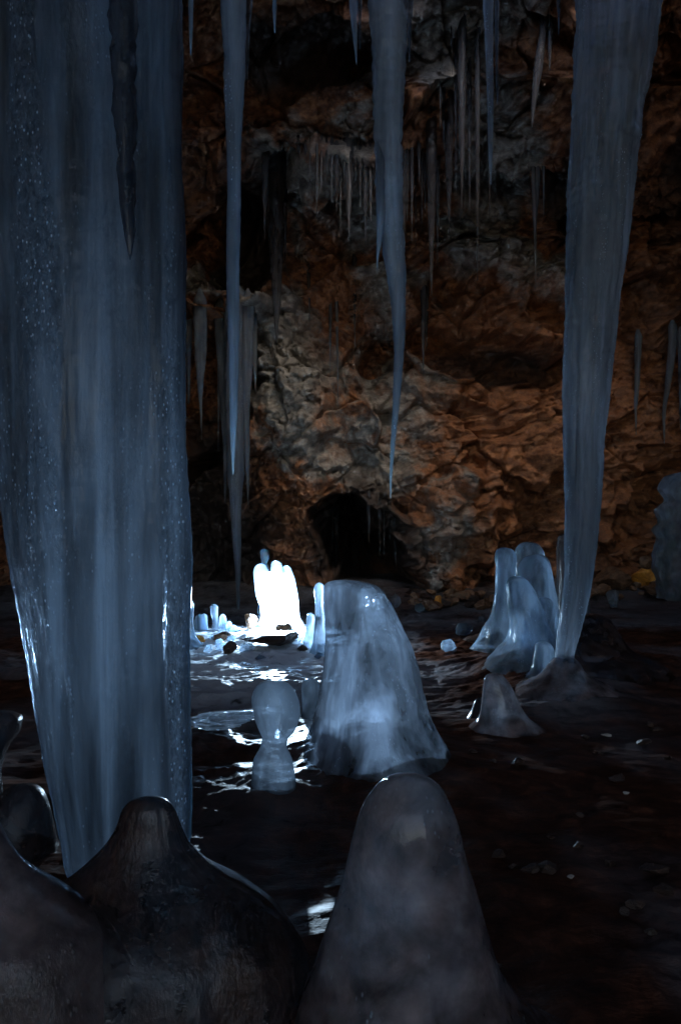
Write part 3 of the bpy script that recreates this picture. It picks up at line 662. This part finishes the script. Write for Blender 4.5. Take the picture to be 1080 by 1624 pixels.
# foreground
stand('ice_stalagmite', [(1230, 632, 664), (1236, 612, 682), (1250, 594, 700), (1275, 577, 714), (1310, 563, 727), (1360, 550, 739), (1420, 533, 757), (1480, 514, 775), (1540, 494, 796), (1585, 470, 822), (1624, 440, 850), (1680, 385, 905), (1740, 330, 970)], 1.45,
      'large smooth grey stalagmite in the front of the picture', mat='grey', kd=.8, seg=150, rings=300, lobes=.035, nscale=6, skirt=.15)
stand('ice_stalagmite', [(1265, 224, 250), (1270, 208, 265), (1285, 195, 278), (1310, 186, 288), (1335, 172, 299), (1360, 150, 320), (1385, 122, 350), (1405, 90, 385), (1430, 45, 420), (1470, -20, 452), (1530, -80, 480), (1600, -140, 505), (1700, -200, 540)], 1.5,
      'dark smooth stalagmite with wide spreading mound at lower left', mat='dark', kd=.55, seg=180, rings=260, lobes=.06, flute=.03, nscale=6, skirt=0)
stand('ice_stalagmite', [(1230, -70, -45), (1240, -90, -28), (1290, -110, -8), (1320, -130, 4), (1350, -150, 20), (1380, -165, 44), (1405, -180, 76), (1430, -190, 115), (1470, -200, 165), (1560, -230, 215), (1700, -260, 260)], 1.38,
      'smooth grey slope of a stalagmite cut by the lower left edge', mat='grey', kd=.6, seg=110, lobes=.02, skirt=0)
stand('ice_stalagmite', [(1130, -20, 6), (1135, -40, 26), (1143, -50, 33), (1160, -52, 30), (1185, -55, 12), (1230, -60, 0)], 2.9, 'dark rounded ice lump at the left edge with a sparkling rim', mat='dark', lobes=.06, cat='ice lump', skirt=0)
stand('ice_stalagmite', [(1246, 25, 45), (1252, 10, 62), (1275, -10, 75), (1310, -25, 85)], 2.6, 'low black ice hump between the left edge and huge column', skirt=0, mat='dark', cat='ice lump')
# right group
G8 = 'blue stalagmites clustered at right'
for rows, Y, lb, kw in [
    ([(869, 793, 805), (873, 787, 814), (885, 785, 818), (900, 786, 816), (930, 786, 816), (955, 783, 818), (980, 777, 824), (992, 770, 832)], 5.9, 'tall narrow stalagmite on the left of the right hand cluster', {}),
    ([(860, 832, 843), (864, 822, 853), (875, 817, 860), (900, 816, 864), (950, 814, 870), (990, 810, 878)], 6.3, 'tallest round topped stalagmite at the back of the right cluster', {}),
    ([(880, 844, 857), (885, 832, 868), (900, 824, 874), (930, 822, 878), (960, 820, 884), (995, 812, 892)], 6.0, 'broad shouldered stalagmite in the middle of the right cluster', {}),
    ([(915, 812, 822), (919, 805, 833), (930, 803, 842), (945, 804, 850), (970, 806, 858), (995, 808, 866), (1015, 804, 874), (1035, 790, 884)], 5.3, 'pointed front stalagmite of the right cluster with a bright left rim', {}),
    ([(948, 856, 866), (953, 846, 874), (970, 838, 880), (1000, 832, 884), (1035, 826, 890)], 5.35, 'rounded shoulder stalagmite fused right of the pointed front one', {}),
    ([(1018, 855, 866), (1022, 849, 874), (1035, 847, 880), (1060, 843, 884), (1072, 838, 888)], 4.95, 'small round knob at the foot of the thick right column', {})]:
    stand('ice_stalagmite', rows, Y, lb, G8, lobes=.11, seg=80, **kw)
stand('ice_cone', [(1040, 880, 910), (1050, 872, 917), (1065, 862, 926), (1080, 852, 938), (1100, 836, 958)], 4.7, 'low grey ice cone the thick right column stands on', mat='grey', cat='ice cone')
stand('ice_stalagmite', [(848, 889, 900), (853, 884, 912), (875, 882, 922), (920, 882, 930), (970, 880, 934)], 6.8, 'dim stalagmite mostly hidden behind the thick right column', mat='far')
stand('ice_stalagmite', [(1068, 778, 790), (1072, 770, 798), (1085, 766, 808), (1105, 764, 818), (1130, 762, 830), (1155, 757, 845), (1172, 750, 862)], 4.0, 'plain grey tapering stalagmite alone in front of the right cluster', mat='grey', lobes=.03, seg=90, kd=.7)
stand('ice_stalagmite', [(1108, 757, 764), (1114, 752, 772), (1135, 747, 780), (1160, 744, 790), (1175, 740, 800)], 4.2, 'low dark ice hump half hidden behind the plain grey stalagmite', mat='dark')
hang('ice_pillar', [(750, 1066, 1112), (757, 1056, 1120), (775, 1051, 1125), (792, 1055, 1121), (808, 1045, 1130), (824, 1048, 1126), (842, 1040, 1132), (858, 1045, 1128), (880, 1036, 1134), (898, 1037, 1130), (915, 1040, 1130), (950, 1046, 1135)], 6.9, None, mat='stal', lobes=.20, ripple=0., nscale=7, rings=190, seg=110, tip='round')
tag(bpy.data.objects['ice_pillar'], 'lumpy blue ice pillar cut by the right edge of the picture', 'ice pillar')
# small clear bits lying on the floor
def chunk(px, py, Y, wpx, hpx, lb, seed, group=None, mat='stal'):
    return stone('ice_chunk', px, py, Y, wpx, hpx, M[mat], lb, group, seed, 'ice chunk')
chunk(626, 953, 8.4, 22, 28, 'pointed bright ice shard right of the central stalagmite top', 3)
chunk(667, 964, 8.4, 22, 16, 'small dim ice lump right of the pointed shard', 4)
chunk(738, 1000, 6.9, 26, 24, 'bright rounded ice chunk left of the right cluster', 5)
chunk(764, 982, 7.2, 18, 12, 'small bright ice sliver above the rounded chunk', 6)
chunk(712, 1024, 6.4, 34, 20, 'low flat ice chunk sloping below the rounded one', 7)
chunk(972, 954, 7.6, 26, 30, 'clear ice chunk standing alone right of the thick column', 8)
G9 = 'ice bits strewn before the glowing stalagmite'
for i, (px, py, wp, hp) in enumerate([(350, 1022, 22, 18), (392, 1026, 26, 16), (335, 1010, 12, 8), (368, 1014, 14, 10), (415, 1042, 20, 8), (505, 1040, 16, 8), (330, 1030, 16, 12)]):
    chunk(px, py, 6.6, wp, hp, 'one of the small ice bits strewn before the glowing stalagmite', 20 + i, G9)
chunk(345, 1142, 4.2, 150, 22, 'long flat ice step between the huge column and two lobed stalagmite', 41, mat='icicle')

# ================================================================== stones
stone('stone', 440, 1012, 6.9, 100, 30, M['st_dark'], 'broad wet dark rock in front of the glowing stalagmite', seed=51)
stone('stone', 452, 1000, 6.8, 34, 22, M['st_brown'], 'brown stone lit white at the foot of the glowing stalagmite', seed=52)
stone('stone', 397, 988, 7.6, 26, 24, M['st_brown'], 'rounded tan stone left of the glowing stalagmite', seed=53)
stone('stone', 350, 1009, 7.4, 44, 14, M['st_brown'], 'flat tan stone under the small stalagmites', seed=54)
stone('stone', 318, 1012, 7.1, 16, 14, M['st_orange'], 'small orange stone near the foot of the huge column', seed=55)
stone('stone', 362, 1028, 6.3, 26, 20, M['st_dark'], 'small black stone in front of the ice bits', seed=56)
stone('stone', 478, 1028, 6.3, 18, 9, M['st_dark'], 'small dark pebble left of the short pale stalagmite', seed=57)
stone('stone', 790, 1012, 5.9, 110, 40, M['st_dark'], 'dark brown rock under the left of the right cluster', seed=58)
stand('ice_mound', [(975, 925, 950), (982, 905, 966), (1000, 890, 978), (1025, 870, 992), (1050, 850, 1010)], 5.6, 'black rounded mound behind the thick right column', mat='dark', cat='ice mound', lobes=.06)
stone('stone', 1022, 915, 8.6, 42, 44, M['st_orange'], 'bright orange broken stone near the lumpy ice pillar', seed=60)
stone('stone', 975, 918, 8.8, 74, 44, M['st_brown'], 'wide brown block left of the bright orange stone', seed=61)
stone('stone', 1050, 940, 8.3, 56, 24, M['st_brown'], 'low brown stone under the lumpy ice pillar', seed=62)
stone('stone', 1022, 892, 9.2, 26, 20, M['st_brown'], 'small brown stone on top behind the bright orange one', seed=63)
stone('stone', 694, 957, 9.2, 18, 20, M['st_orange'], 'small orange stone at the wall foot right of the ice shard', seed=64)
G10 = 'brown rubble along the foot of the wall'
rr = random.Random(5)
for i in range(64):
    if i < 40: px = rr.uniform(655, 800); py = rr.uniform(938, 962); Y = rr.uniform(8.9, 9.8)
    else: px = rr.uniform(930, 1085); py = rr.uniform(915, 950); Y = rr.uniform(8.4, 9.3)
    s_ = rr.uniform(10, 30)
    stone('stone', px, py, Y, s_, s_ * rr.uniform(.5, .8), M['st_brown'] if rr.random() < .7 else M['st_dark'], 'one of the brown stones of the rubble along the wall foot', G10, seed=100 + i)
G11 = 'dark stones frozen into the right foreground floor'
for i in range(36):
    Y = rr.uniform(1.9, 4.2); x = rr.uniform(.35, 2.0) * Y / 3.2; s_ = rr.uniform(.03, .10)
    z = float(floor_z(x, Y)[0]); px, py = to_px(x, Y, z + s_ * .1)
    stone('stone', px, py, Y, s_ * F / Y, s_ * .5 * F / Y, M['st_dark'], 'one of the dark stones frozen into the right foreground floor', G11, seed=200 + i)
for i, (px, py, Y, wp, lb) in enumerate([(905, 1390, 2.5, 16, 'pale flat pebble on the dark floor at lower right'), (992, 1257, 3.1, 12, 'pale pebble on the dark floor near the right edge'), (961, 1165, 3.9, 14, 'pale pebble below the thick right column')]):
    stone('pebble', px, py, Y, wp, wp * .5, M['st_pale'], lb, seed=300 + i, cat='pebble')

# ================================================================== thin mist in the cave air
HZ = 0.0
if HZ:
    k = NT('cave_mist'); v_ = k.n('ShaderNodeVolumePrincipled'); v_.inputs['Density'].default_value = HZ; v_.inputs['Color'].default_value = (.9, .95, 1, 1); v_.inputs['Anisotropy'].default_value = .2
    k.t.links.new(v_.outputs[0], k.out.inputs['Volume'])
    c8 = np.array([(x, y, z) for z in (-2.6, 10.5) for y in (-14, 16) for x in (-12, 12)], float)
    me = bpy.data.meshes.new('haze'); me.from_pydata(c8.tolist(), [], [(0, 2, 3, 1), (4, 5, 7, 6), (0, 1, 5, 4), (2, 6, 7, 3), (0, 4, 6, 2), (1, 3, 7, 5)]); me.update()
    me.materials.append(k.m); hz = bpy.data.objects.new('haze', me); COL.objects.link(hz); tag(hz, kind='stuff')
